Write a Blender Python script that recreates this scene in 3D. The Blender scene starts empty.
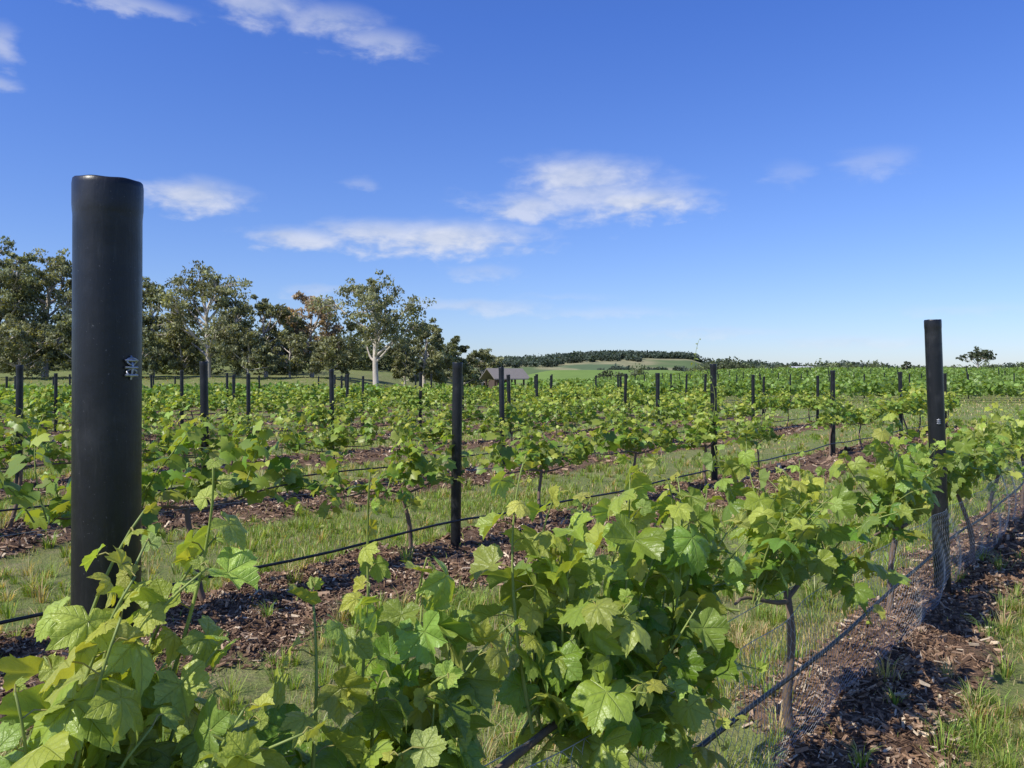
import bpy, math
import numpy as np
from mathutils import Vector
R=np.random.default_rng(7)
scene=bpy.context.scene
U=np.array([.625,.781,0]); U/=np.linalg.norm(U)
N=np.array([-U[1],U[0],0.])
Z=np.array([0,0,1.])
T0,DT=1.1,3.47
CAMH=1.45
# ---------------------------------------------------------------- noise
_tab=np.random.default_rng(3).random((256,256))
def vn(x,y):
    xi=np.floor(x).astype(int); yi=np.floor(y).astype(int)
    fx=x-xi; fy=y-yi; fx=fx*fx*(3-2*fx); fy=fy*fy*(3-2*fy)
    a=_tab[xi&255,yi&255]; b=_tab[(xi+1)&255,yi&255]; c=_tab[xi&255,(yi+1)&255]; d=_tab[(xi+1)&255,(yi+1)&255]
    return (a*(1-fx)+b*fx)*(1-fy)+(c*(1-fx)+d*fx)*fy
def fbm(x,y,o=3):
    r=0;a=.5
    for i in range(o):
        r=r+a*vn(x+17*i,y+31*i); x=x*2.03;y=y*2.03;a*=.5
    return r
def sm(x,a,b):
    t=np.clip((x-a)/(b-a),0,1); return t*t*(3-2*t)
def s_end(t): return 26+(t-4.57)*.5
def mulch(x,y):
    s=x*U[0]+y*U[1]; t=x*N[0]+y*N[1]
    wob=(fbm(x*1.3,y*1.3,3)-.44)*.9
    tt=t+wob
    f=np.mod(tt-T0+1.15,DT)
    m=sm(f,0,.3)*(1-sm(f,1.3,1.65))*(t>2.4)*(t<57)
    m1=sm(t+wob*.5,.52,.74)*(1-sm(tt,1.2,1.45))
    m=np.maximum(m,m1)
    return m*(1-sm(s,s_end(t)-1,s_end(t)+1))*(1-sm(y,43,45))
def H(x,y):
    m=mulch(x,y)
    z=m*(.06+.15*(fbm(x*4.2,y*4.2,3)-.4))+.05*(fbm(x*.7,y*.7,2)-.4)
    z=z+2.0*sm(y,45,140)*sm(x,5,45)+6*sm(y,64,130)*sm(-x,-4,35)+1.5*sm(y,43,61)*sm(-x,4,15)
    return z
# ---------------------------------------------------------------- mesh accumulator
class Acc:
    def __init__(s): s.v=[];s.f=[];s.m=[];s.c=[];s.uv=[];s.n=0
    def add(s,v,faces,mat=0,col=(1,1,1),uv=None):
        v=np.asarray(v,float).reshape(-1,3); n=len(v)
        s.v.append(v)
        for f in faces:
            f=np.asarray(f,int)
            if len(f)==0: continue
            s.f.append(f+s.n); s.m.append(np.full(len(f),mat))
        c=np.asarray(col,float)
        if c.ndim==1: c=np.tile(c,(n,1))
        s.c.append(c); s.uv.append(np.zeros((n,3)) if uv is None else uv)
        s.n+=n
    def mesh(s,name,mats,smooth=True):
        v=np.concatenate(s.v); me=bpy.data.meshes.new(name)
        tot=np.concatenate([np.full(len(f),f.shape[1]) for f in s.f])
        loops=np.concatenate([f.ravel() for f in s.f])
        st=np.concatenate([[0],np.cumsum(tot)[:-1]])
        me.vertices.add(len(v)); me.vertices.foreach_set("co",v.ravel().astype(np.float32))
        me.loops.add(len(loops)); me.loops.foreach_set("vertex_index",loops.astype(np.int32))
        me.polygons.add(len(tot)); me.polygons.foreach_set("loop_start",st.astype(np.int32))
        for m in mats: me.materials.append(m)
        me.polygons.foreach_set("material_index",np.concatenate(s.m).astype(np.int32))
        me.polygons.foreach_set("use_smooth",np.full(len(tot),smooth))
        me.update(calc_edges=True)
        a=me.color_attributes.new(name="tint",type='FLOAT_COLOR',domain='POINT')
        c=np.concatenate(s.c); c=np.hstack([c,np.ones((len(c),1))])
        a.data.foreach_set("color",c.ravel().astype(np.float32))
        b=me.attributes.new(name="leafuv",type='FLOAT_VECTOR',domain='POINT')
        b.data.foreach_set("vector",np.concatenate(s.uv).ravel().astype(np.float32))
        return me
    def obj(s,name,mats,smooth=True,loc=(0,0,0)):
        return mkobj(name,s.mesh(name,mats,smooth),loc)
def mkobj(name,me,loc=(0,0,0),rz=0,sc=(1,1,1),parent=None):
    o=bpy.data.objects.new(name,me); scene.collection.objects.link(o)
    o.location=loc;o.rotation_euler=(0,0,rz);o.scale=sc
    if parent: o.parent=parent
    return o
def nrm(a): return a/np.maximum(np.linalg.norm(a,axis=-1,keepdims=True),1e-9)
def tube(acc,pts,rad,sides=6,mat=0,col=(1,1,1),cap=True):
    pts=np.asarray(pts,float); n=len(pts); rad=np.broadcast_to(rad,(n,))
    d=nrm(np.gradient(pts,axis=0)); ref=np.array([0,0,1.]) if abs(d[0][2])<.9 else np.array([1.,0,0])
    a=nrm(np.cross(d,ref)); b=np.cross(d,a)
    th=np.arange(sides)/sides*2*np.pi
    v=pts[:,None]+rad[:,None,None]*(a[:,None]*np.cos(th)[None,:,None]+b[:,None]*np.sin(th)[None,:,None])
    i=np.arange(n-1)[:,None]*sides; j=np.arange(sides)[None]; j2=(j+1)%sides
    f=np.stack([i+j,i+j2,i+sides+j2,i+sides+j],-1).reshape(-1,4)
    fs=[f]
    if cap: fs.append(np.array([(n-1)*sides+np.arange(sides)]))
    acc.add(v.reshape(-1,3),fs,mat,col)
def segs(acc,A,B,r,mat=0,col=(1,1,1)):
    d=nrm(B-A); a=nrm(np.cross(d,np.array([.31,.2,.93]))); b=np.cross(d,a); n=len(A)
    th=np.arange(3)/3*2*np.pi
    off=r*(a[:,None]*np.cos(th)[None,:,None]+b[:,None]*np.sin(th)[None,:,None])
    v=np.concatenate([A[:,None]+off,B[:,None]+off],1)
    base=np.array([[0,1,4,3],[1,2,5,4],[2,0,3,5]])
    f=(np.arange(n)[:,None,None]*6+base).reshape(-1,4)
    acc.add(v.reshape(-1,3),[f],mat,col)
# ---------------------------------------------------------------- materials
def newmat(name):
    m=bpy.data.materials.new(name); m.use_nodes=True; nt=m.node_tree; nt.nodes.clear()
    out=nt.nodes.new('ShaderNodeOutputMaterial'); return m,nt,out
class NB:
    def __init__(s,nt): s.nt=nt
    def n(s,t,**k):
        x=s.nt.nodes.new(t)
        for a,b in k.items(): setattr(x,a,b)
        return x
    def set(s,sock,v):
        if hasattr(v,'links') or isinstance(v,bpy.types.NodeSocket): s.nt.links.new(v,sock)
        else:
            if sock.type=='RGBA' and len(v)==3: v=(*v,1)
            sock.default_value=v
    def math(s,op,a,b=0,c=None,clamp=False):
        x=s.n('ShaderNodeMath',operation=op,use_clamp=clamp); s.set(x.inputs[0],a); s.set(x.inputs[1],b)
        if c is not None: s.set(x.inputs[2],c)
        return x.outputs[0]
    def mix(s,f,a,b,bt='MIX'):
        x=s.n('ShaderNodeMix',data_type='RGBA',blend_type=bt); s.set(x.inputs[0],f); s.set(x.inputs[6],a); s.set(x.inputs[7],b); return x.outputs[2]
    def noise(s,vec,scale,detail=4,rough=.55,dist=0):
        x=s.n('ShaderNodeTexNoise'); 
        if vec is not None: s.set(x.inputs['Vector'],vec)
        x.inputs['Scale'].default_value=scale;x.inputs['Detail'].default_value=detail;x.inputs['Roughness'].default_value=rough;x.inputs['Distortion'].default_value=dist
        return x.outputs['Fac']
    def mr(s,v,a,b,c=0,d=1,smooth=False):
        x=s.n('ShaderNodeMapRange',interpolation_type='SMOOTHSTEP' if smooth else 'LINEAR')
        for i,q in enumerate((v,a,b,c,d)): s.set(x.inputs[i],q)
        return x.outputs[0]
    def prin(s,**k):
        x=s.n('ShaderNodeBsdfPrincipled')
        for a,b in k.items(): s.set(x.inputs[a.replace('_',' ')],b)
        return x
def leafmat(name,veins=False,trans=.35,rough=.42,under=True,spec=.5):
    m,nt,out=newmat(name); b=NB(nt)
    at=b.n('ShaderNodeAttribute',attribute_name='tint'); col=at.outputs['Color']
    g=b.n('ShaderNodeNewGeometry')
    if veins:
        uv=b.n('ShaderNodeAttribute',attribute_name='leafuv'); sp=b.n('ShaderNodeSeparateXYZ'); b.set(sp.inputs[0],uv.outputs['Vector'])
        ang=b.math('ABSOLUTE',b.math('ARCTAN2',sp.outputs[0],sp.outputs[1])); 
        r=b.math('SQRT',b.math('ADD',b.math('POWER',sp.outputs[0],2),b.math('POWER',sp.outputs[1],2)))
        dm=None
        for a in (0,.91,1.99):
            d=b.math('MULTIPLY',b.math('ABSOLUTE',b.math('SUBTRACT',ang,a)),r)
            dm=d if dm is None else b.math('MINIMUM',dm,d)
        w=b.mr(r,0,1,.030,.010)
        v=b.math('SUBTRACT',1,b.mr(dm,0,w,0,1),clamp=True)
        sv=b.math('SINE',b.math('SUBTRACT',b.math('MULTIPLY',r,34),b.math('MULTIPLY',dm,40)))
        sv=b.mr(sv,.8,1,0,.35)
        mask=b.math('GREATER_THAN',r,.02)
        v=b.math('MULTIPLY',b.math('MAXIMUM',v,sv),mask)
        mot=b.noise(uv.outputs['Vector'],7,3)
        col=b.mix(b.mr(mot,.3,.7,0,.35),col,b.mix(1,col,(.6,.7,.5),'MULTIPLY'))
        col=b.mix(b.math('MULTIPLY',v,.38),col,(.42,.52,.17))
        bp=b.n('ShaderNodeBump'); bp.inputs['Strength'].default_value=.6; bp.inputs['Distance'].default_value=.005
        b.set(bp.inputs['Height'],b.math('SUBTRACT',mot,v))
    if under: col=b.mix(b.math('MULTIPLY',g.outputs['Backfacing'],.5),col,b.mix(.5,col,(.36,.42,.20)))
    p=b.prin(Base_Color=col,Roughness=rough); p.inputs['Specular IOR Level'].default_value=spec
    if veins: nt.links.new(bp.outputs[0],p.inputs['Normal'])
    tr=b.n('ShaderNodeBsdfTranslucent'); b.set(tr.inputs[0],b.mix(1,col,(1.5,1.35,.35),'MULTIPLY'))
    mx=b.n('ShaderNodeMixShader'); mx.inputs[0].default_value=trans
    nt.links.new(p.outputs[0],mx.inputs[1]); nt.links.new(tr.outputs[0],mx.inputs[2]); nt.links.new(mx.outputs[0],out.inputs[0])
    return m
def tintmat(name,rough=.9,nscale=30,bump=.5,bd=.01,spec=.3,amt=.5,tex=(1,1,1)):
    m,nt,out=newmat(name); b=NB(nt)
    at=b.n('ShaderNodeAttribute',attribute_name='tint'); tc=b.n('ShaderNodeTexCoord')
    mp=b.n('ShaderNodeMapping'); mp.inputs['Scale'].default_value=tex; nt.links.new(tc.outputs['Object'],mp.inputs[0])
    n=b.noise(mp.outputs[0],nscale,6,.65)
    col=b.mix(1,at.outputs['Color'],b.mix(n,(1-amt,)*3,(1+amt,)*3),'MULTIPLY')
    bp=b.n('ShaderNodeBump'); bp.inputs['Strength'].default_value=bump; bp.inputs['Distance'].default_value=bd
    b.set(bp.inputs['Height'],n)
    p=b.prin(Base_Color=col,Roughness=rough); p.inputs['Specular IOR Level'].default_value=spec
    nt.links.new(bp.outputs[0],p.inputs['Normal']); nt.links.new(p.outputs[0],out.inputs[0]); return m
M_leaf=leafmat('grape_leaf',True,.38,.36)
M_leaf2=leafmat('grape_leaf_simple',False,.40,.42)
M_gum=leafmat('gum_foliage',False,.28,.6,False,.3)
M_grass=leafmat('grass_blades',False,.38,.5,False,.3)
M_bark=tintmat('vine_bark',.95,40,.9,.01,tex=(1,1,.25))
M_stem=tintmat('green_stem',.5,60,.2,.002,.4,.2)
M_gbark=tintmat('gum_bark',.9,3,.6,.05,tex=(1,1,.3))
M_chip=tintmat('bark_mulch',.9,60,.6,.005,.2,.4)
M_paint=tintmat('building_surfaces',.8,6,.2,.02,.3,.2)
def plasticmat():
    m,nt,out=newmat('black_post_plastic'); b=NB(nt); tc=b.n('ShaderNodeTexCoord')
    mp=b.n('ShaderNodeMapping'); mp.inputs['Scale'].default_value=(1,1,.10); nt.links.new(tc.outputs['Object'],mp.inputs[0])
    st=b.noise(mp.outputs[0],80,6,.7); sp=b.noise(tc.outputs['Object'],200,3,.6); bl=b.noise(tc.outputs['Object'],9,5,.6); sm2=b.noise(tc.outputs['Object'],28,6,.7)
    d=b.math('MULTIPLY',b.mr(st,.52,.78),b.mr(bl,.42,.65)); dots=b.mr(sp,.68,.74,0,.8)
    f=b.math('MAXIMUM',b.math('MULTIPLY',d,.55),dots); f=b.math('MAXIMUM',f,b.mr(bl,.5,.8,0,.22))
    col=b.mix(f,(.009,.0095,.011),(.12,.12,.125))
    p=b.prin(Base_Color=col,Roughness=b.mr(sm2,.3,.7,.30,.42)); p.inputs['Specular IOR Level'].default_value=.45
    bp=b.n('ShaderNodeBump'); bp.inputs['Strength'].default_value=.22; bp.inputs['Distance'].default_value=.003
    b.set(bp.inputs['Height'],b.math('ADD',st,b.math('MULTIPLY',sm2,1.2))); nt.links.new(bp.outputs[0],p.inputs['Normal']); nt.links.new(p.outputs[0],out.inputs[0]); return m
M_post=plasticmat()
def simple(name,col,rough=.5,metal=0):
    m,nt,out=newmat(name); b=NB(nt); tc=b.n('ShaderNodeTexCoord'); n=b.noise(tc.outputs['Object'],25,4)
    p=b.prin(Base_Color=b.mix(n,tuple(c*.7 for c in col),tuple(min(1,c*1.3) for c in col)),Roughness=rough,Metallic=float(metal)); nt.links.new(p.outputs[0],out.inputs[0]); return m
M_pipe=simple('black_poly_pipe',(.018,.018,.02),.4)
M_wire=simple('galvanised_wire',(.42,.43,.45),.45,.8)
def groundmat():
    m,nt,out=newmat('ground_soil_grass'); b=NB(nt); tc=b.n('ShaderNodeTexCoord'); P=tc.outputs['Object']
    at=b.n('ShaderNodeAttribute',attribute_name='tint'); sp=b.n('ShaderNodeSeparateColor'); nt.links.new(at.outputs['Color'],sp.inputs[0])
    n1=b.noise(P,.35,5);n2=b.noise(P,9,6,.7);n3=b.noise(P,45,4,.7);n4=b.noise(P,.03,4);n5=b.noise(P,1.6,5,.65)
    g=b.mix(b.mr(n1,.3,.7),(.16,.21,.055),(.27,.28,.10))
    g=b.mix(b.mr(n4,.4,.65),g,(.21,.28,.075))
    g=b.mix(b.mr(n5,.52,.66,0,.75),g,(.36,.29,.17))
    g=b.mix(b.mr(n2,.48,.72,0,.8),g,(.30,.25,.14))
    g=b.mix(b.mr(n3,.35,.7,0,.6),g,(.085,.10,.035))
    mu=b.mix(b.mr(n3,.3,.7),(.055,.033,.021),(.24,.15,.095))
    mu=b.mix(b.mr(n2,.5,.7,0,.6),mu,(.31,.205,.135))
    f=b.mr(b.math('ADD',sp.outputs[0],b.mr(n2,.3,.7,-.3,.3)),.35,.6)
    col=b.mix(f,g,mu)
    bp=b.n('ShaderNodeBump'); bp.inputs['Strength'].default_value=.8; bp.inputs['Distance'].default_value=.03
    b.set(bp.inputs['Height'],b.math('ADD',n3,n2))
    p=b.prin(Base_Color=col,Roughness=.95); p.inputs['Specular IOR Level'].default_value=.15
    nt.links.new(bp.outputs[0],p.inputs['Normal']); nt.links.new(p.outputs[0],out.inputs[0]); return m
M_ground=groundmat()
# ---------------------------------------------------------------- ground
def axis(a,b,c,far,step,step2):
    mid=np.arange(a,b,step); mid2=np.arange(b,c,step2)
    g=[];d=step2*1.3;x=c
    while x<far: g.append(x); x+=d; d*=1.16
    l=[];d=step*1.3;x=a-d
    while x>-far: l.append(x); d*=1.2; x-=d
    return np.array(l[::-1]+list(mid)+list(mid2)+g)
sa=axis(-2,16,45,4000,.06,.35); ta=axis(-2,13,45,4000,.06,.30)
S,T=np.meshgrid(sa,ta,indexing='ij'); X=S*U[0]+T*N[0]; Y=S*U[1]+T*N[1]
Zg=H(X,Y); mu=mulch(X,Y); ns,ntt=S.shape
i=np.arange(ns-1)[:,None]*ntt; j=np.arange(ntt-1)[None]
F=np.stack([i+j,i+ntt+j,i+ntt+j+1,i+j+1],-1).reshape(-1,4)
g=Acc(); c=np.zeros((ns*ntt,3)); c[:,0]=mu.ravel(); g.add(np.stack([X,Y,Zg],-1).reshape(-1,3),[F],0,c); g.obj('ground',[M_ground])
# ---------------------------------------------------------------- leaf templates
half=[(0,1.0),(7,.88),(12,.92),(18,.80),(24,.80),(30,.68),(36,.74),(43,.80),(48,.86),(54,.95),(60,.84),(66,.85),(73,.76),(80,.74),(88,.64),(95,.70),(103,.74),(114,.82),(121,.72),(130,.72),(140,.62),(152,.58),(164,.46),(176,.12)]
def hires(curl,fold,seed):
    r=np.random.default_rng(seed)
    pts=half+[(-a,q) for a,q in half[:0:-1]]
    th=np.radians([p[0] for p in pts]); rr=np.array([p[1] for p in pts])*(1+r.normal(0,.035,len(pts)))
    n=len(pts); V=[[0,0,0]]
    for k in (.38,.72,1.0):
        for a,q in zip(th,rr):
            qq=k*q if k==1 else k*(.55*q+.45*.76*(1 if abs(a)<2.9 else .4))
            V.append([math.sin(a)*qq,math.cos(a)*qq,0])
    V=np.array(V); x,y=V[:,0],V[:,1]; rad=np.hypot(x,y); ang=np.abs(np.arctan2(x,y))
    dv=np.min([np.abs(ang-a) for a in (0,.91,1.99)],0)*rad
    z=-curl*rad**2+fold*np.abs(x)+.34*np.minimum(dv,.25)+.08*np.sin(7*ang+seed)*rad**2+.06*np.sin(5*x+seed*2)*rad
    V3=np.stack([x,y,z],-1); V3[0,2]=0
    i=np.arange(n);i2=(i+1)%n
    tri=np.stack([np.zeros(n,int),1+i2,1+i],-1)
    q=np.concatenate([np.stack([1+k*n+i,1+k*n+i2,1+(k+1)*n+i2,1+(k+1)*n+i],-1) for k in (0,1)])
    return V3,[tri,q],np.stack([x,y,0*x],-1)
def lores(kind,seed):
    r=np.random.default_rng(seed)
    if kind=='mid': p=[(0,1),(28,.68),(52,.92),(84,.66),(112,.8),(150,.6),(180,.12),(-150,.6),(-112,.8),(-84,.66),(-52,.92),(-28,.68)]
    else: p=[(0,1),(55,.9),(115,.78),(180,.3),(-115,.78),(-55,.9)]
    th=np.radians([a for a,_ in p]); q=np.array([b for _,b in p])*(1+r.normal(0,.06,len(p)))
    x=np.r_[0,np.sin(th)*q]; y=np.r_[0,np.cos(th)*q]; rad=np.hypot(x,y); z=-.3*rad**2+.22*np.abs(x)*(1 if seed%2 else -1)+r.normal(0,.05,len(x))
    n=len(p);i=np.arange(n)
    return np.stack([x,y,z],-1),[np.stack([0*i,1+(i+1)%n,1+i],-1)],np.stack([x,y,0*x],-1)
HI=[hires(.25,-.1,1),hires(.45,.15,2),hires(.1,.3,3),hires(.5,-.25,4),hires(.15,.55,5),hires(.6,.1,6)]
MID=[lores('mid',k) for k in range(4)]; LOW=[lores('low',k) for k in range(4)]
def put_leaves(acc,tm,pos,tip,nor,size,col,mat=0,r=R):
    tip=nrm(tip); nor=nrm(nor-tip*np.sum(nor*tip,-1,keepdims=True)); side=np.cross(tip,nor)
    k=r.integers(0,len(tm),len(pos))
    for q,(V,Fs,uv) in enumerate(tm):
        w=np.where(k==q)[0]
        if len(w)==0: continue
        M=np.stack([side[w],tip[w],nor[w]],1)
        v=pos[w][:,None]+size[w][:,None,None]*np.einsum('vk,nkj->nvj',V,M)
        nv=len(V); off=np.arange(len(w))[:,None,None]*nv
        acc.add(v.reshape(-1,3),[(off+f[None]).reshape(-1,f.shape[1]) for f in Fs],mat,np.repeat(col[w],nv,0),np.tile(uv,(len(w),1)))
# ---------------------------------------------------------------- vines  (local: x along the row, y across, z up)
def shoot(r,p0,p1,step,Rl,L,acc=None,sides=5,petiole=True,young=0.,out=None):
    p0=np.array(p0,float);p1=np.array(p1,float); ln=np.linalg.norm(p1-p0)
    c=(p0+p1)/2+np.array([r.normal(0,.12*ln),r.normal(0,.12*ln),.18*ln])
    n=max(4,int(ln/step)+2); t=np.linspace(0,1,n)[:,None]
    P=(1-t)**2*p0+2*t*(1-t)*c+t**2*p1
    if acc is not None:
        mc=np.array([.24,.30,.07])*r.uniform(.8,1.1)
        tube(acc,P,np.linspace(.0045,.0016,n),sides,2,mc)
    ph=r.uniform(0,6.28)
    for k in range(1,n):
        f=k/(n-1); a=ph+k*math.pi+r.normal(0,.5)
        d=np.array([math.cos(a),math.sin(a),r.uniform(-.1,.6)]); d/=np.linalg.norm(d)
        sz=Rl*r.uniform(.65,1.15)*(1 if f<.6 else 1-.68*((f-.6)/.4)**1.1)
        if k==n-1: d=nrm(P[-1]-P[-2]+.3*r.normal(0,1,3))
        pl=sz*r.uniform(.5,.95); q=P[k]+d*pl
        if acc is not None and petiole: 
            tube(acc,[P[k],P[k]+d*pl*.5+[0,0,.006],q],.0014,3,2,(.30,.28,.08),False)
        tip=np.array([d[0],d[1],0])+np.array([0,0,-r.uniform(.1,1.2) if f<.85 else r.uniform(-.3,.9)])+r.normal(0,.25,3)
        nor=np.array([0,0,.75])+.5*np.array([d[0],d[1],0])+r.normal(0,.42,3)
        yg=np.clip(.26+.85*max(0,(f-.45)/.55)+young+r.normal(0,.16),0,1)
        base=np.array([.130,.255,.024])*(1-yg)+np.array([.44,.53,.10])*yg
        L.append((q,tip,nor,sz,base*r.uniform(.8,1.25)*np.array([r.uniform(.85,1.25),1,r.uniform(.8,1.2)])))
def flush(acc,L,tm,r):
    put_leaves(acc,tm,np.array([l[0] for l in L]),np.array([l[1] for l in L]),np.array([l[2] for l in L]),np.array([l[3] for l in L]),np.array([l[4] for l in L]),0,r)
def trunk(acc,r,h=.6,arm=.75,lean=None,sides=8):
    n=9;t=np.linspace(0,1,n); ln=r.normal(0,.05,2) if lean is None else lean
    P=np.stack([ln[0]*(t-1)+.02*np.sin(5*t+r.uniform(0,6)),ln[1]*(t-1)+.02*np.sin(6*t+r.uniform(0,6)),-.05+(h+.05)*t],-1)
    tube(acc,P,.018-.006*t+.004*r.random(n),sides,1,(.20,.14,.10))
    for sg in (-1,1):
        t=np.linspace(0,1,8); Q=P[-1]+np.stack([sg*arm*t,.015*np.sin(6*t+r.uniform(0,6)),.04*t+.02*np.sin(5*t+r.uniform(0,6))-.03*(1-t)**4],-1)
        tube(acc,Q,.011-.006*t,6,1,(.18,.13,.09))
def vine(seed,tm,nsh=20,step=.055,Rl=.066,detail=True,hmax=.55,spread=.8,lowd=.2,ground=-.0,extra=()):
    r=np.random.default_rng(seed); acc=Acc(); L=[]; trunk(acc,r,.6,spread*.85)
    for k in range(nsh):
        x=r.uniform(-spread,spread); b=(x*.92,r.normal(0,.015),.62)
        up=r.uniform(.10,hmax)*(1 if r.random()<.72 else 1.35)
        tp=(x+r.normal(0,.14),r.normal(0,.17),.62+up)
        if r.random()<lowd: tp=(x+r.normal(0,.2),r.choice([-1,1])*r.uniform(.15,.32),.62+r.uniform(-.22,.1))
        shoot(r,b,tp,step,Rl*r.uniform(.85,1.1),L,acc if detail else None,4,detail)
    for e in extra: shoot(r,(0,0,.62),e,.09,.04,L,acc,4,True,.2)
    flush(acc,L,tm,r)
    return acc
VM=[M_leaf,M_bark,M_stem]; VM2=[M_leaf2,M_bark,M_stem]
ANG=math.atan2(U[1],U[0])
def rowpos(t,Yv=None,s=None):
    if s is None: s=(Yv-N[1]*t)/U[1]
    p=t*N+s*U; return p
# foreground vine planted at Y=1.65 on the first row
t1=T0; p=rowpos(t1,1.65); oz=0.02
def lx(Yv): return (Yv-1.65)/U[1]
r=np.random.default_rng(21); acc=Acc(); L=[]
trunk(acc,r,.6,1.0,(.02,.03),10)
tips=[ # (Ybase, Ytip, ztip, across, leafR, young)
 (1.03,1.20,1.30,.0,.058,.7),(1.00,1.10,1.16,-.02,.078,.7),(1.02,1.14,1.24,.05,.062,.8),(1.08,1.22,1.18,.04,.06,.7),(1.0,1.07,1.12,-.06,.075,.85),(1.06,1.17,1.16,-.05,.07,.8),(1.04,1.12,1.2,.0,.065,.9),
 (.98,.99,1.04,.0,.06,.4),(1.05,1.04,1.05,.08,.07,.3),(1.1,1.15,1.05,.06,.075,.2),(1.14,1.22,1.04,.0,.07,.2),(.95,.94,1.02,.05,.065,.4),(1.12,1.18,.98,-.05,.07,.1),
 (1.32,1.35,1.09,.02,.068,.2),(1.4,1.44,1.06,.0,.08,.15),(1.46,1.475,1.25,.05,.045,.6),(1.5,1.53,1.09,-.03,.085,.15),(1.54,1.57,1.03,.03,.075,.15),
 (1.45,1.38,.95,-.12,.075,.05),(1.55,1.5,.90,-.12,.075,0),
 (1.82,1.85,1.25,.05,.062,.55),(1.86,1.90,1.17,.0,.08,.35),(1.92,1.96,1.14,-.04,.085,.2),(1.98,2.02,1.11,.04,.085,.2),(2.05,2.12,1.08,-.05,.085,.15),(2.1,2.2,1.2,.03,.09,.3),(2.15,2.30,1.20,.0,.09,.35),(2.2,2.27,1.14,-.04,.088,.2),(2.25,2.42,1.13,.03,.085,.2),(2.3,2.5,1.08,-.02,.082,0.15),
 (2.35,2.62,1.02,.05,.08,.1),(2.4,2.72,.98,-.03,.078,.1),(2.4,2.6,.85,-.1,.078,.05)]
for yb,yt,zt,ac,Rl,yg in tips:
    shoot(r,(lx(yb),r.normal(0,.02),.62),(lx(yt),ac,zt),.054,Rl,L,acc,7,True,yg-.1)
for k in range(56):
    yb=[r.uniform(1.34,1.56),r.uniform(1.82,2.4),r.uniform(1.85,2.3),r.uniform(1.0,1.18),r.uniform(1.9,2.45)][k%5]
    ac=r.uniform(-.22,.2)
    if yb<1.25: zt=r.uniform(.88,1.0)
    elif yb<1.7: zt=r.uniform(.65,.95)
    else: 
        zt=r.uniform(.38,1.0)
        if zt<.7: ac=r.uniform(-.3,-.05)
    shoot(r,(lx(yb),r.normal(0,.03),.60),(lx(yb+r.normal(0,.08)),ac,zt),.055,r.uniform(.066,.09),L,acc,6,True,-.04)
flush(acc,L,HI,r)
o=acc.obj('grape_vine',VM); o.location=(p[0],p[1],oz); o.rotation_euler=(0,0,ANG)
for k,Yv in enumerate([3.08,4.48,5.88,7.28,8.68,10.08,.25-.2]):
    q=rowpos(t1,Yv)
    a=vine(100+k,HI if k<3 else MID,[22,25,30,30,28,28,12][k],.055,.078 if k<2 else .074,True,[.46,.5,.52,.55,.55,.55,.3][k],[.58,.64,.82,.85,.85,.85,.5][k],.22)
    me=a.mesh('grape_vine',VM if k<3 else VM2); mkobj('grape_vine',me,(q[0],q[1],.03),ANG)
vmid=[vine(200+k,MID,[32,25,36,28][k],.058,.078,True,.50,.85,.2).mesh('grape_vine_mesh',VM2) for k in range(4)]
vlow=[vine(300+k,LOW,36,.072,.088,False,.50,.9,.2).mesh('grape_vine_far_mesh',VM2) for k in range(3)]
vtall=vine(222,MID,28,.06,.074,True,.5,.8,.2,extra=[(-.15,0,2.02),(-.05,.05,1.7)]).mesh('grape_vine_tall_shoot',VM2)
for k in range(1,7):
    t=T0+DT*k; s0=.25*t-2.2; se=s_end(t); r=np.random.default_rng(50+k)
    off=(7.64-N[1]*t)/U[1] if k==1 else r.uniform(0,1.8)
    s=s0+((off-s0)%1.79); done=False
    while s<se:
        q=rowpos(t,s=s); skip=r.random()<.05
        if not skip and q[1]<43:
            near=q[1]<17; me=vmid[r.integers(4)] if near else vlow[r.integers(3)]
            if k==1 and not done and q[0]/q[1]>.225: me=vtall; done=True
            sc=r.uniform(.82,1.08); mkobj('grape_vine',me,(q[0],q[1],float(H(q[0],q[1]))-.03),ANG+(math.pi if (me is not vtall and r.random()<.5) else 0)+r.normal(0,.03),(sc,sc*r.uniform(.9,1.2),sc*r.uniform(.85,1.05)))
        s+=1.79
acc=Acc(); r=np.random.default_rng(9); PP=[]
for k in range(7,17):
    t=T0+DT*k; s0=.25*t-3; se=s_end(t)+3; n=int((se-s0)*120)
    s=r.uniform(s0,se,n); y=np.abs(r.normal(0,.15,n))*r.choice([-1,1],n)
    hz=.5+r.random(n)*(.30+.40*vn(s*1.3,np.full(n,k*7.)))
    Q=s[:,None]*U+(t+y)[:,None]*N; Q[:,2]=hz; Q=Q[Q[:,1]<43]; PP.append(Q)
Q=np.concatenate(PP); Q[:,2]+=H(Q[:,0],Q[:,1]); n=len(Q)
col=np.array([.20,.33,.05])*r.uniform(.6,1.5,(n,1))*np.stack([r.uniform(.8,1.3,n),np.ones(n),np.ones(n)],-1)
put_leaves(acc,LOW,Q,r.normal(0,1,(n,3)),r.normal(0,.6,(n,3))+Z,r.uniform(.07,.12,n),col,0,r)
acc.obj('distant_grape_vines',[M_leaf2])
acc=Acc(); PP=[]
for yr in np.arange(47,140,3.4):
    x0,x1=.02*yr,.76*yr; n=int((x1-x0)*55*(50/yr)**.5); x=r.uniform(x0,x1,n)
    Q=np.stack([x,yr+r.normal(0,.2,n),.45+r.random(n)*(.5+.4*vn(x*1.1,np.full(n,yr)))],-1); PP.append(Q)
Q=np.concatenate(PP); Q[:,2]+=H(Q[:,0],Q[:,1]); n=len(Q)
col=np.array([.20,.31,.06])*r.uniform(.6,1.5,(n,1))
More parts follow.
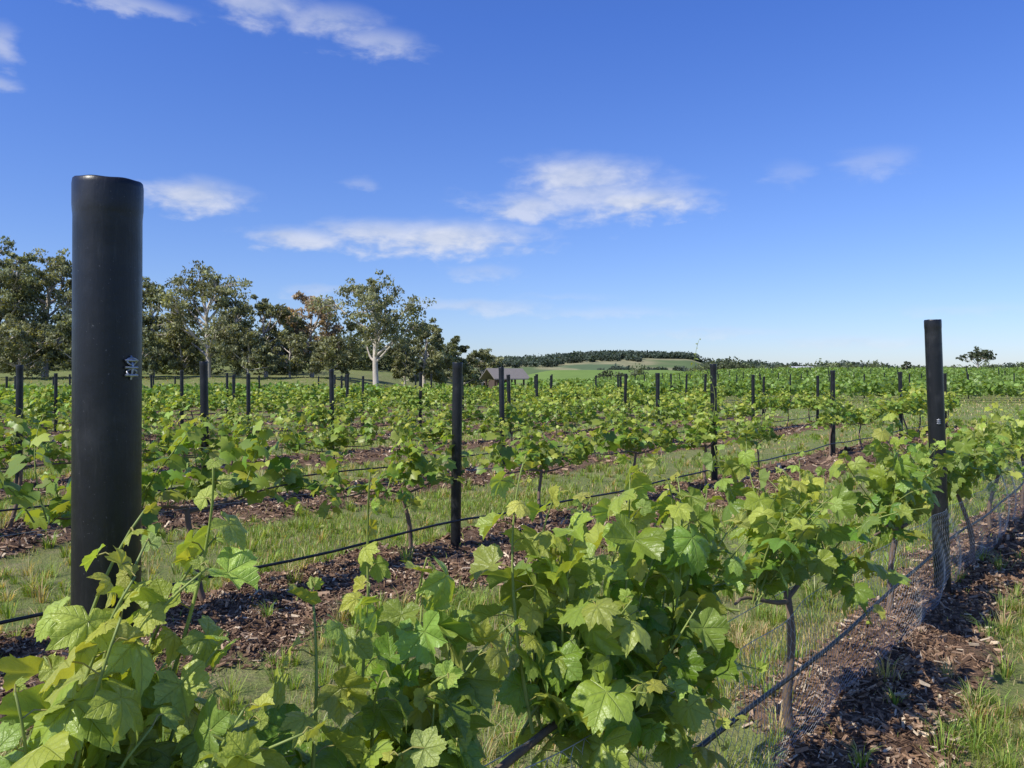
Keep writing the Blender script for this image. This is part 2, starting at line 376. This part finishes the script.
put_leaves(acc,LOW,Q,r.normal(0,1,(n,3)),r.normal(0,.6,(n,3))+Z,r.uniform(.12,.2,n),col,0,r)
acc.obj('distant_vineyard_block',[M_leaf2])
# ---------------------------------------------------------------- posts
def postmesh(rad,h,sides=40,seed=0,clip=False):
    acc=Acc()
    prof=[(1.0,-.1),(1.0,.3),(1.005,.8),(1.0,h-.16),(1.0,h-.062),(1.014,h-.055),(1.028,h-.045),(1.030,h-.010),(1.01,h-.002),(.975,h),(.93,h-.003),(.91,h-.02),(.90,h-.045),(.6,h-.048),(.02,h-.05)]
    th=np.arange(sides)/sides*2*np.pi; V=[]
    for q,z in prof:
        w=1+.006*np.sin(2*th+seed)+.004*np.sin(5*th+z*9)
        zz=z+(.0015*np.sin(2*th+1)+.0006*np.sin(7*th) if z>h-.06 else 0)*np.ones(sides)
        V.append(np.stack([q*rad*w*np.cos(th),q*rad*w*np.sin(th),zz],-1))
    n=len(prof); i=np.arange(n-1)[:,None]*sides; j=np.arange(sides)[None]; j2=(j+1)%sides
    acc.add(np.concatenate(V),[np.stack([i+j,i+j2,i+sides+j2,i+sides+j],-1).reshape(-1,4),np.array([(n-1)*sides+np.arange(sides)])],0)
    return acc
def wireclip(acc,rad,z,ang,k=1.):
    c=np.array([math.cos(ang),math.sin(ang),0]); s=np.array([-c[1],c[0],0])
    for dz in (-.009*k,.010*k):
        a=np.linspace(0,2*np.pi,14); P=c*(rad+.004)+np.array([0,0,z+dz])+np.outer(np.cos(a),s)*.009*k+np.outer(np.sin(a),Z)*.006*k+np.outer(np.sin(2*a),c)*.002
        tube(acc,P,.0016*k,6,1,cap=False)
    for dz in (-.013,0,.012):
        P=c*(rad+.003)+np.array([0,0,z+dz*k])+np.array([-.012,0,.012])[:,None]*s+np.array([[0],[.004],[0]])*c; tube(acc,P,.0022*k,6,1)
    P=c*(rad+.002)+np.array([[0,0,z-.02*k],[0,0,z],[0,0,z+.02*k]])+c*np.array([[0],[.005],[0]]); tube(acc,P,.0018*k,6,1)
a=postmesh(.0535,1.785,64,1); wireclip(a,.0535,1.468,-.42)
o=a.obj('vineyard_post',[M_post,M_wire]); o.location=(-.704,1.37,0); o.rotation_euler=(0,math.radians(.45),0)
a=postmesh(.050,1.86,40,2); wireclip(a,.050,1.2,-1.8); a=a.obj('vineyard_post',[M_post,M_wire]); a.location=(2.81,5.20,-.03); a.rotation_euler=(0,math.radians(-2.4),0)
pm=[postmesh(.043,h,24,3+k).mesh('vineyard_post_mesh',[M_post]) for k,h in enumerate((1.50,1.53,1.57))]
q=rowpos(t1,9.6); mkobj('vineyard_post',pm[2],(q[0],q[1],0))
firsts={1:6.72,2:8.7,3:10.4,4:13.0,5:15.5,6:16.5}
SP=5.1
for k in range(1,15):
    t=T0+DT*k; r=np.random.default_rng(900+k)
    s=(firsts.get(k,10+r.uniform(0,4)+k*.5)-N[1]*t)/U[1]
    while s>.25*t-2.5: s-=SP
    s+=SP
    while s<s_end(t)+.5:
        q=rowpos(t,s=s)
        if q[1]<44:
            o=mkobj('vineyard_post',pm[r.integers(3)],(q[0],q[1],float(H(q[0],q[1]))-.02)); o.rotation_euler=(r.normal(0,.015),r.normal(0,.015),0)
        s+=SP
for yr in np.arange(47,110,6.8):
    for x in np.arange(.05*yr,.72*yr,7.):
        mkobj('vineyard_post',pm[1],(x,yr,float(H(x,yr))),0,(1,1,1.1))
# ---------------------------------------------------------------- pipes & wires
def line(t,z,rad,s0,s1,name,mat,sag,ph=0,sides=6,n=None):
    n=n or int((s1-s0)/.35); s=np.linspace(s0,s1,n); P=s[:,None]*U+t*N
    P[:,2]=z-sag*np.abs(np.sin((s-ph)/SP*np.pi))+.008*np.sin(s*3.1)
    a=Acc(); tube(a,P,rad,sides,0); a.obj(name,[mat])
line(t1-.03,.36,.0085,-.6,14,'drip_irrigation_pipe',M_pipe,.05,5.9,8)
line(t1,.64,.0014,-1,14,'trellis_wire',M_wire,.01)
for k in range(1,5):
    t=T0+DT*k; s0=.25*t-2.5
    line(t-.05,.26 if k==1 else .3,.010,s0,s_end(t),'drip_irrigation_pipe',M_pipe,.04,(firsts[k]-N[1]*t)/U[1])
    line(t,.66,.002,s0,s_end(t),'trellis_wire',M_wire,.01)
cw,ch=.045,.034; s=np.arange(-.4,13,cw); nr=17; A=[];B=[]
def npnt(s,z):
    P=s[:,None]*U+(t1-.07-.06*np.sin(z*5)+.025*np.sin(s*2.3)+.012*np.sin(s*9+z*8))[:,None]*N
    P[:,2]=z*(1+.05*np.sin(s*1.7))+.04; return P
for q in range(nr):
    z=np.full(len(s),q*ch); o=(q%2)*cw/2
    a0=npnt(s+o,z+ch*.35); b0=npnt(s+o,z+ch*.0)
    A.append(a0);B.append(b0)
    z2=z+ch
    l=npnt(s+o-cw/2,z2); rr=npnt(s+o+cw/2,z2)
    A+= [a0,a0]; B+=[l,rr]
a=Acc(); segs(a,np.concatenate(A),np.concatenate(B),.0009,0)
zt=np.full(len(s),nr*ch); tube(a,npnt(s,zt),.0016,4,0)
a.obj('wire_netting_fence',[M_wire])
# ---------------------------------------------------------------- grass
def mkblades(Xv,Yv,h,w,a,ln,r,strawp):
    n=len(Xv); base=np.stack([Xv,Yv,H(Xv,Yv)-.005],-1); d=np.stack([np.cos(a),np.sin(a),0*a],-1)
    a2=a+1.57+r.normal(0,.4,n); sd=np.stack([np.cos(a2),np.sin(a2),0*a],-1)*w[:,None]
    mid=base+d*(h*ln*.3)[:,None]+Z*(h*.6)[:,None]; tp=base+d*(h*ln)[:,None]+Z*(h*(1-.25*ln))[:,None]
    straw=r.random(n)<strawp
    col=np.where(straw[:,None],np.array([.56,.47,.25]),np.array([.27,.38,.07]))*r.uniform(.55,1.35,(n,1))*np.stack([r.uniform(.8,1.25,n),np.ones(n),np.ones(n)],-1)
    V=np.stack([base-sd,base+sd,mid+sd*.7,mid-sd*.7,tp],1).reshape(-1,3); o=np.arange(n)[:,None]*5
    return V,[o+np.array([0,1,2,3]),o+np.array([3,2,4])],np.repeat(col,5,0)
def blades(n,y0,y1,hgt,wid,r,bias=1.):
    Yv=y0+(y1-y0)*r.random(n)**bias; Xv=Yv*r.uniform(-.78,.82,n)
    m=mulch(Xv,Yv); patch=fbm(Xv*1.6,Yv*1.6,3)
    keep=(r.random(n)>sm(m,.12,.6)*.97)&(r.random(n)<.08+1.8*sm(patch,.28,.62))
    Xv,Yv,patch=Xv[keep],Yv[keep],patch[keep]; n=len(Xv)
    h=hgt*r.uniform(.35,1.2,n)*(.4+1.1*patch)*np.where(r.random(n)<.03,2.,1.); w=wid*r.uniform(.6,1.3,n)
    return mkblades(Xv,Yv,h,w,r.uniform(0,6.28,n),r.uniform(.1,.9,n),r,.18+.5*sm(vn(Xv*.8,Yv*.8),.5,.85))
def tufts(nc,per,y0,y1,hgt,wid,r):
    Yc=y0+(y1-y0)*r.random(nc)**.75; Xc=Yc*r.uniform(-.78,.82,nc); m=mulch(Xc,Yc); k=(m<.55)|(r.random(nc)<.06); Xc,Yc=Xc[k],Yc[k]; nc=len(Xc)
    sz=r.uniform(.5,1.3,nc); sp=r.random(nc)
    a=r.uniform(0,6.28,(nc,per)); q=r.random((nc,per))*.04*sz[:,None]
    Xv=(Xc[:,None]+np.cos(a)*q).ravel(); Yv=(Yc[:,None]+np.sin(a)*q).ravel(); n=len(Xv)
    h=(hgt*sz[:,None]*r.uniform(.5,1.2,(nc,per))).ravel()
    return mkblades(Xv,Yv,h,wid*r.uniform(.7,1.3,n),a.ravel(),r.uniform(.2,1.1,n),r,np.repeat(np.where(sp<.25,.8,.1),per))
acc=Acc(); r=np.random.default_rng(77)
for args in ((120000,1.6,5.5,.065,.0018,r,.7),(130000,5,10,.07,.003,r,.7),(80000,9,20,.08,.006,r,.75),(70000,19,46,.09,.014,r,.8),(15000,42,62,.12,.03,r,1)):
    V,Fs,c=blades(*args); acc.add(V,Fs,0,c)
for args in ((900,38,1.8,6,.13,.0022,r),(1800,26,5,14,.14,.004,r),(1500,18,13,28,.14,.009,r)):
    V,Fs,c=tufts(*args); acc.add(V,Fs,0,c)
acc.obj('grass',[M_grass])
# ---------------------------------------------------------------- mulch chips
def chips(n,y0,y1,L0,r):
    Yv=y0+(y1-y0)*r.random(n)**.8; Xv=Yv*r.uniform(-.78,.82,n); m=mulch(Xv,Yv); keep=r.random(n)<sm(m,.05,.5)*(.45+.8*sm(vn(Xv*3+9,Yv*3),.2,.6)); Xv,Yv=Xv[keep],Yv[keep]; n=len(Xv)
    c=np.stack([Xv,Yv,H(Xv,Yv)+r.uniform(0,.022,n)],-1)
    d=nrm(r.normal(0,1,(n,3))*[1,1,.45]); nn=nrm(np.cross(d,nrm(r.normal(0,1,(n,3))+[0,0,.01]))); sd=np.cross(d,nn)
    l=L0*r.uniform(.3,1.4,n)**1.5; w=l*r.uniform(.12,.4,n); h=w*.3
    sg=np.array([[-1,-1,-1],[1,-.6,-1],[1,.8,-1],[-.8,1,-1],[-.9,-1,1],[.9,-.5,1],[1,.7,1],[-.8,.8,1]])
    V=c[:,None]+sg[None,:,0:1]*(d*l[:,None])[:,None]+sg[None,:,1:2]*(sd*w[:,None])[:,None]+sg[None,:,2:3]*(nn*h[:,None])[:,None]
    k=r.random(n)[:,None]; col=np.where(k<.30,[[.085,.05,.032]],np.where(k<.72,[[.25,.155,.095]],np.where(k<.93,[[.38,.26,.17]],[[.58,.46,.32]])))*r.uniform(.7,1.3,(n,1))
    o=np.arange(n)[:,None,None]*8; f=(o+np.array([[0,3,2,1],[4,5,6,7],[0,1,5,4],[1,2,6,5],[2,3,7,6],[3,0,4,7]])).reshape(-1,4)
    return V.reshape(-1,3),[f],np.repeat(col,8,0)
acc=Acc()
for a in ((95000,2,6,.017,r),(95000,5,12,.027,r),(50000,11,26,.05,r)):
    V,Fs,c=chips(*a); acc.add(V,Fs,0,c)
acc.obj('bark_mulch',[M_chip],False)
# ---------------------------------------------------------------- gum trees
quadleaf=(np.array([[0,-.8,0],[.42,-.1,.1],[0,.9,0],[-.42,.1,-.05]]),[np.array([[0,1,2,3]])],np.zeros((4,3)))
def tree(seed,h,w,x,y,dens=1.,col=(.050,.066,.026),trunkh=.3,bark=(.60,.53,.45),nl=13000,leaf=.15,flat=.8,name='gum_tree',low=.12):
    r=np.random.default_rng(seed); acc=Acc(); tipsL=[]
    nlobe=max(5,int(8+w*.8)); lobes=[]
    for k in range(nlobe):
        f=(k+.5)/nlobe; zc=h*(low+.14+(.84-low-.14)*f); ww=w*.5*math.sqrt(max(.10,1-((zc/h-.55)/.56)**2))*.78
        a=k*2.4+r.uniform(-.7,.7); rr=ww*r.uniform(.45,1.15)
        lobes.append((np.array([math.cos(a)*rr,math.sin(a)*rr,zc]),w*r.uniform(.10,.19)))
    lobes.append((np.array([r.normal(0,.05*w),0,h*.88]),w*.15))
    TP=np.array([[.03*h*math.sin(3*q+seed)*q,.03*h*math.cos(2*q+seed)*q,h*(q*.78)-.2] for q in np.linspace(0,1,10)])
    tube(acc,TP,np.linspace(h*.028,h*.009,10),8,1,np.array(bark)*.9)
    C=[];S_=[]
    for c,rad in lobes:
        zs=np.clip(c[2]-rad*1.4-r.uniform(0,.12)*h,h*trunkh*.6,h*.65); b0=np.array([np.interp(zs,TP[:,2],TP[:,0]),np.interp(zs,TP[:,2],TP[:,1]),zs])
        q=np.linspace(0,1,7)[:,None]; mid=(b0+c)/2+r.normal(0,.04*h,3)-[0,0,.02*h]
        P=(1-q)**2*b0+2*q*(1-q)*mid+q**2*c; tube(acc,P,np.linspace(h*.013,h*.005,7),6,1,np.array(bark)*r.uniform(.75,1.1))
        for m in range(int(9+rad*6)):
            v=nrm(r.normal(0,1,3)); cc=c+v*rad*r.uniform(.35,1.2)*[1.05,1.05,.85]
            C.append(cc);S_.append(rad*r.uniform(.20,.44)); 
            if m%2==0: tube(acc,np.array([P[5],(P[5]+cc)/2+[0,0,.1*rad],cc]),np.array([h*.004,h*.003,h*.0012]),4,1,np.array(bark)*.8)
    C=np.array(C);cs=np.array(S_); ncl=len(C); per=int(nl*dens/ncl); cb=r.uniform(.6,1.5,ncl)
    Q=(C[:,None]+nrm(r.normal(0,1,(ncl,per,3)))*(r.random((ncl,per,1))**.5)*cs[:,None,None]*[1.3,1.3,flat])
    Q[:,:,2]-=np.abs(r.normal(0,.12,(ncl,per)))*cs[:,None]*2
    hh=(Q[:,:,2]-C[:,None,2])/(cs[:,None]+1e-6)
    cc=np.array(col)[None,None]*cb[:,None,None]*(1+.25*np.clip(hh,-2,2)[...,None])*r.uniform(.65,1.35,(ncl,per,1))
    Q=Q.reshape(-1,3); n=len(Q)
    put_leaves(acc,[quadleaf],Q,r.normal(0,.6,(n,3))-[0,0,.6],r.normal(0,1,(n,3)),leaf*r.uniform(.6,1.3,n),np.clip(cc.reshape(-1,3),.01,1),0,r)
    o=acc.obj(name,[M_gum,M_gbark]); o.location=(x,y,float(H(x,y))); return o
TL=[(-5,240,105,60,1),(45,248,100,63,1),(105,268,85,64,1),(152,280,75,66,1),(208,270,110,60,.85),(266,298,75,63,1),(312,292,70,65,2),(376,277,100,59,.62),(424,322,62,68,1),(455,340,55,76,1),(482,350,40,84,1),
    (330,338,60,60,1),(135,330,70,58,1),(20,320,80,58,1),(248,332,65,58,1),(-60,250,100,60,1),(-120,255,100,60,1),(182,330,55,61,1),(82,312,70,59,1),(290,335,55,60,1),(405,345,45,64,1)]
for k,(px,top,wd,D,de) in enumerate(TL):
    x=(px-512)/800*D; h=((378-top)/800*D+CAMH-float(H(x,D)))*1.04; w=wd/800*D
    c=(.25,.26,.14) if k%3 else (.20,.22,.115)
    if de==2: c=(.40,.31,.21); de=.75
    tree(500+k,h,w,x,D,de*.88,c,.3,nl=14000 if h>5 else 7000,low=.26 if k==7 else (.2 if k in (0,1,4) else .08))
def mass(name,pts,hts,per,leaf,col,mats,r,wid=.5):
    n=len(pts); acc=Acc(); 
    b=r.uniform(.6,1.4,n)
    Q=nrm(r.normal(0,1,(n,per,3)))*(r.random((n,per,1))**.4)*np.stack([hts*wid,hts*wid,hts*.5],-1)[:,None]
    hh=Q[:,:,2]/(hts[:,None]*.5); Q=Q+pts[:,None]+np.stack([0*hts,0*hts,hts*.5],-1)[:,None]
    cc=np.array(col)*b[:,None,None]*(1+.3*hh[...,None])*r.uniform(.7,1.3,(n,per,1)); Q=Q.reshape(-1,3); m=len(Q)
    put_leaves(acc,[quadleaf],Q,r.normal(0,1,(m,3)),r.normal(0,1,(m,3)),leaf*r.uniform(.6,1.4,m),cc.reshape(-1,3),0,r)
    return acc.obj(name,mats)
r=np.random.default_rng(5)
n=170; x=r.uniform(-95,-3,n); y=r.uniform(72,95,n)+np.where(x>-20,12,0); hts=r.uniform(2.2,5.5,n)*np.where(x>-12,.6,1)
mass('bushland',np.stack([x,y,H(x,y)-.3],-1),hts,280,.24,(.12,.14,.065),[M_gum],r,.55)
# ---------------------------------------------------------------- distant hills
def hillmat(name,stripes=False):
    m,nt,out=newmat(name); b=NB(nt); tc=b.n('ShaderNodeTexCoord'); P=tc.outputs['Object']
    n1=b.noise(P,.012,3,.5,.6); n2=b.noise(P,.15,4)
    col=b.mix(b.mr(n1,.42,.5),(.13,.18,.08),(.30,.28,.16)); col=b.mix(b.mr(n1,.56,.6),col,(.12,.17,.09))
    col=b.mix(b.mr(n2,.4,.7,0,.4),col,(.09,.12,.07))
    if stripes:
        w=b.n('ShaderNodeTexWave',wave_type='BANDS',bands_direction='X'); mp=b.n('ShaderNodeMapping'); mp.inputs['Rotation'].default_value=(0,0,.5); nt.links.new(P,mp.inputs[0]); nt.links.new(mp.outputs[0],w.inputs[0])
        w.inputs['Scale'].default_value=.11; w.inputs['Distortion'].default_value=.6
        col=b.mix(w.outputs['Fac'],(.15,.23,.06),(.22,.31,.09)); col=b.mix(b.mr(n2,.4,.7,0,.4),col,(.12,.18,.06))
    p=b.prin(Base_Color=col,Roughness=1.); p.inputs['Specular IOR Level'].default_value=0; nt.links.new(p.outputs[0],out.inputs[0]); return m
def grid(name,rx,ds,zf,mat):
    Rr,D=np.meshgrid(rx,ds,indexing='ij'); Xx=Rr*D; Zz=zf(Rr,D); a=Acc(); n,m=Rr.shape
    i=np.arange(n-1)[:,None]*m;j=np.arange(m-1)[None]; a.add(np.stack([Xx,D,Zz],-1).reshape(-1,3),[np.stack([i+j,i+m+j,i+m+j+1,i+j+1],-1).reshape(-1,4)]); return a.obj(name,[mat])
prx=np.array([-900,0,400,500,545,570,620,690,705,740,800,850,900,960,1024,1500]); pry=np.array([364,364,364,364,362,359,357,359,364,366,369,367,371,373,369,366])
def zh(Rr,D):
    py=np.interp(Rr*800+512,prx,pry)+1.6*(fbm(Rr*30+5,Rr*0+2.,3)-.44)
    top=(378-py)/800*620+CAMH; t=(D-330)/290
    return np.where(D<620,-1+ (top+1)*sm(t,0,1)**1.1,top-(D-620)*.03)
grid('distant_hills',np.linspace(-1,1.1,260),np.linspace(330,900,50),zh,hillmat('hill_fields'))
def zv(Rr,D): 
    px=Rr*800+512; return -.6+4.9*sm(D,130,290)*sm(px,480,560)*(1-sm(px,660,780))
grid('vineyard_hillside',np.linspace(-.06,.36,70),np.linspace(125,330,40),zv,hillmat('hill_vineyard',True))
P=[];Hh=[]
def addf(px0,px1,d0,d1,n,h0,h1):
    px=r.uniform(px0,px1,n); D=r.uniform(d0,d1,n); Rr=(px-512)/800; P.append(np.stack([Rr*D,D,zh(Rr,D)-.5],-1)); Hh.append(r.uniform(h0,h1,n))
addf(550,696,570,640,650,3.5,6); addf(545,640,520,600,200,3,6); addf(480,560,500,640,200,3,7)
addf(690,1100,600,640,330,2,6); addf(700,860,440,520,170,3,7); addf(850,1100,480,560,150,2,6); addf(600,720,420,450,50,2,5); addf(-100,480,560,640,200,3,8)
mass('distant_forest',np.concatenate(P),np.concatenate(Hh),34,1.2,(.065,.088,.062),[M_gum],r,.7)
P=[];Hh=[]
for px0,px1,D,n in ((690,790,200,40),(800,930,230,34),(600,640,190,8),(930,1060,210,34),(820,860,190,7),(715,745,170,8),(860,885,180,6)):
    px=r.uniform(px0,px1,n); d=D+r.uniform(-12,12,n); xx=(px-512)/800*d; P.append(np.stack([xx,d,H(xx,d)-.6],-1)); Hh.append(r.uniform(2.0,4.6,n)*r.uniform(.7,1.1,n))
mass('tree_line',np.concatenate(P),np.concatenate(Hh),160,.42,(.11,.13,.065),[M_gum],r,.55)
x=(978-512)/800*120.; tree(801,6.0-float(H(x,120)),5.2,x,120.,.6,(.09,.11,.06),.5,nl=4500,flat=.45,leaf=.18,name='umbrella_tree',low=.5)
x=(906-512)/800*110.; tree(802,3.9-float(H(x,110)),1.6,x,110.,.4,(.09,.11,.06),.3,nl=3500,leaf=.14,name='tree')
# ---------------------------------------------------------------- buildings
def box(a,c,s,col,mat=0):
    c=np.array(c);s=np.array(s)/2; v=np.array([[x,y,z] for x in(-1,1) for y in(-1,1) for z in(-1,1)])*s+c
    a.add(v,[np.array([[0,1,3,2],[4,6,7,5],[0,4,5,1],[2,3,7,6],[0,2,6,4],[1,5,7,3]])],mat,col)
def gable(a,w,d,z0,z1,ov,th,col):
    W=w/2+ov;D=d/2+ov
    for sg in (-1,1):
        v=[[-W,sg*D,z0-.1],[W,sg*D,z0-.1],[W,0,z1],[-W,0,z1]]; v=np.array(v+[[p[0],p[1],p[2]+th] for p in v])
        a.add(v,[np.array([[0,1,2,3],[7,6,5,4],[0,4,5,1],[1,5,6,2],[3,2,6,7],[0,3,7,4]])],0,col)
def part(name,parent,a): o=a.obj(name,[M_paint],False); o.parent=parent
def empty(name,loc,rz=0): o=bpy.data.objects.new(name,None); scene.collection.objects.link(o); o.location=loc;o.rotation_euler=(0,0,rz); return o
D_=50.; x=-.009*D_; e=empty('timber_shelter',(x,D_,float(H(x,D_))-.05),.45)
a=Acc(); gable(a,1.95,1.8,1.50,2.05,.26,.06,(.20,.18,.16)); part('roof',e,a)
a=Acc()
for px in (-.9,-.3,.3,.9):
    for py in (-.85,.85): box(a,(px,py,.68),(.09,.09,1.5),(.10,.07,.05))
part('posts',e,a)
a=Acc(); box(a,(-.35,.25,.70),(.9,.9,1.36),(.10,.07,.055)); part('walls',e,a)
a=Acc(); box(a,(-.35,-.22,.64),(.45,.03,1.24),(.03,.025,.02)); part('door',e,a)
for k,(px,D,w,cw_,cr) in enumerate(((800,300,9,(.6,.58,.52),(.5,.5,.5)),(862,320,12,(.55,.5,.42),(.25,.2,.18)),(772,340,7,(.62,.6,.56),(.55,.55,.56)),(915,330,10,(.5,.45,.4),(.4,.38,.36)))):
    x=(px-512)/800*D; e=empty('farmhouse',(x,D,float(H(x,D))-.5),.3*k)
    a=Acc(); box(a,(0,0,1.3),(w,6,2.7),cw_); part('walls',e,a)
    a=Acc(); gable(a,w,6,2.6,4.2,.5,.1,cr); part('roof',e,a)
    a=Acc(); 
    for q in (-.3,.3): box(a,(q*w,-3.02,1.5),(1.5,.06,1.1),(.05,.06,.08))
    part('windows',e,a); a=Acc(); box(a,(0,-3.02,1.05),(.9,.06,2.1),(.1,.06,.04)); part('door',e,a)
# ---------------------------------------------------------------- world
SD=np.array([-.72,-.50,0]); SD/=np.linalg.norm(SD); EL=math.radians(47); sd=Vector((SD[0]*math.cos(EL),SD[1]*math.cos(EL),math.sin(EL)))
w=bpy.data.worlds.new('World'); scene.world=w; w.use_nodes=True; nt=w.node_tree; nt.nodes.clear(); b=NB(nt)
sky=b.n('ShaderNodeTexSky',sky_type='NISHITA'); sky.sun_disc=False; sky.sun_elevation=EL; sky.sun_rotation=math.atan2(sd.x,sd.y)%(2*math.pi)
sky.air_density=1.0; sky.dust_density=.4; sky.ozone_density=3.0; sky.altitude=200
tc=b.n('ShaderNodeTexCoord'); sp=b.n('ShaderNodeSeparateXYZ'); nt.links.new(tc.outputs['Generated'],sp.inputs[0])
az=b.math('ARCTAN2',sp.outputs[0],sp.outputs[1]); el=b.math('ARCSINE',sp.outputs[2])
cv=b.n('ShaderNodeCombineXYZ'); b.set(cv.inputs[0],az); b.set(cv.inputs[1],b.math('MULTIPLY',el,2.6))
N1=b.noise(cv.outputs[0],9,9,.6,.3); cv2=b.n('ShaderNodeCombineXYZ'); b.set(cv2.inputs[0],az); b.set(cv2.inputs[1],b.math('MULTIPLY',el,2.2)); cv2.inputs[2].default_value=5
N2=b.noise(cv2.outputs[0],26,7,.56,.2)
wx=b.math('ADD',az,b.math('MULTIPLY',b.math('SUBTRACT',N1,.5),.10)); wy=b.math('ADD',el,b.math('MULTIPLY',b.math('SUBTRACT',N2,.5),.03))
nn=b.math('ADD',b.math('MULTIPLY',b.math('SUBTRACT',N2,.5),1.3),b.math('MULTIPLY',b.math('SUBTRACT',N1,.5),.9))
CL=[(580,180,78,24,.72),(635,203,75,17,.82),(530,207,58,16,.65),(585,197,105,26,.6),(300,240,58,13,.72),(440,238,108,19,.82),(380,234,75,15,.7),(195,197,58,18,.75),(260,6,55,20,.5),(330,22,60,16,.45),(385,45,45,14,.45),(115,2,80,9,.45),(0,45,22,18,.45),(0,85,25,8,.4),
 (875,163,45,14,.24),(785,174,26,12,.16),(485,273,40,9,.28),(357,184,22,7,.22),(470,306,85,8,.36),(320,290,40,6,.3),(600,312,80,6,.22),(715,333,90,5,.2),(860,342,110,6,.22),(560,298,60,5,.12),(960,310,90,6,.14)]
dens=None
for px,py,rw,rh,wt in CL:
    a0=math.atan((px-512)/800); e0=math.atan((378-py)/800*math.cos(a0)); ra=rw/800*math.cos(a0)**2; re=rh/800
    dx=b.math('DIVIDE',b.math('SUBTRACT',wx,a0),ra); dy=b.math('DIVIDE',b.math('SUBTRACT',wy,e0),re)
    d=b.math('SQRT',b.math('ADD',b.math('MULTIPLY',dx,dx),b.math('MULTIPLY',dy,dy)))
    m=b.mr(b.math('ADD',b.math('SUBTRACT',1.05,d),nn),-.25,1.0,0,wt,True)
    dens=m if dens is None else b.math('MAXIMUM',dens,m)
tint=b.mix(b.mr(el,0,.42),(1.02,1.10,1.42),(.68,1.0,1.86))
tinted=b.mix(1,sky.outputs[0],tint,'MULTIPLY')
ccol=b.mix(b.mr(N2,.35,.65),(5.8,6.4,7.8),(8.0,8.2,8.9))
fin=b.mix(dens,tinted,ccol)
bg=b.n('ShaderNodeBackground'); bg.inputs[1].default_value=.10; nt.links.new(fin,bg.inputs[0]); wo=b.n('ShaderNodeOutputWorld'); nt.links.new(bg.outputs[0],wo.inputs[0])
# sun
l=bpy.data.lights.new('sun','SUN'); l.energy=5.0; l.angle=math.radians(.5); l.color=(1,.95,.84); o=bpy.data.objects.new('sun',l); scene.collection.objects.link(o)
o.rotation_euler=(-sd).to_track_quat('-Z','Y').to_euler()
# camera
cam=bpy.data.cameras.new('camera'); cam.sensor_width=36; cam.lens=800/1024*36; cam.clip_start=.05; cam.clip_end=9000
co=bpy.data.objects.new('camera',cam); scene.collection.objects.link(co); co.location=(0,0,CAMH); co.rotation_euler=(math.radians(90-.43),0,0); scene.camera=co
scene.view_settings.view_transform='Standard'; scene.view_settings.look='None'; scene.view_settings.exposure=0
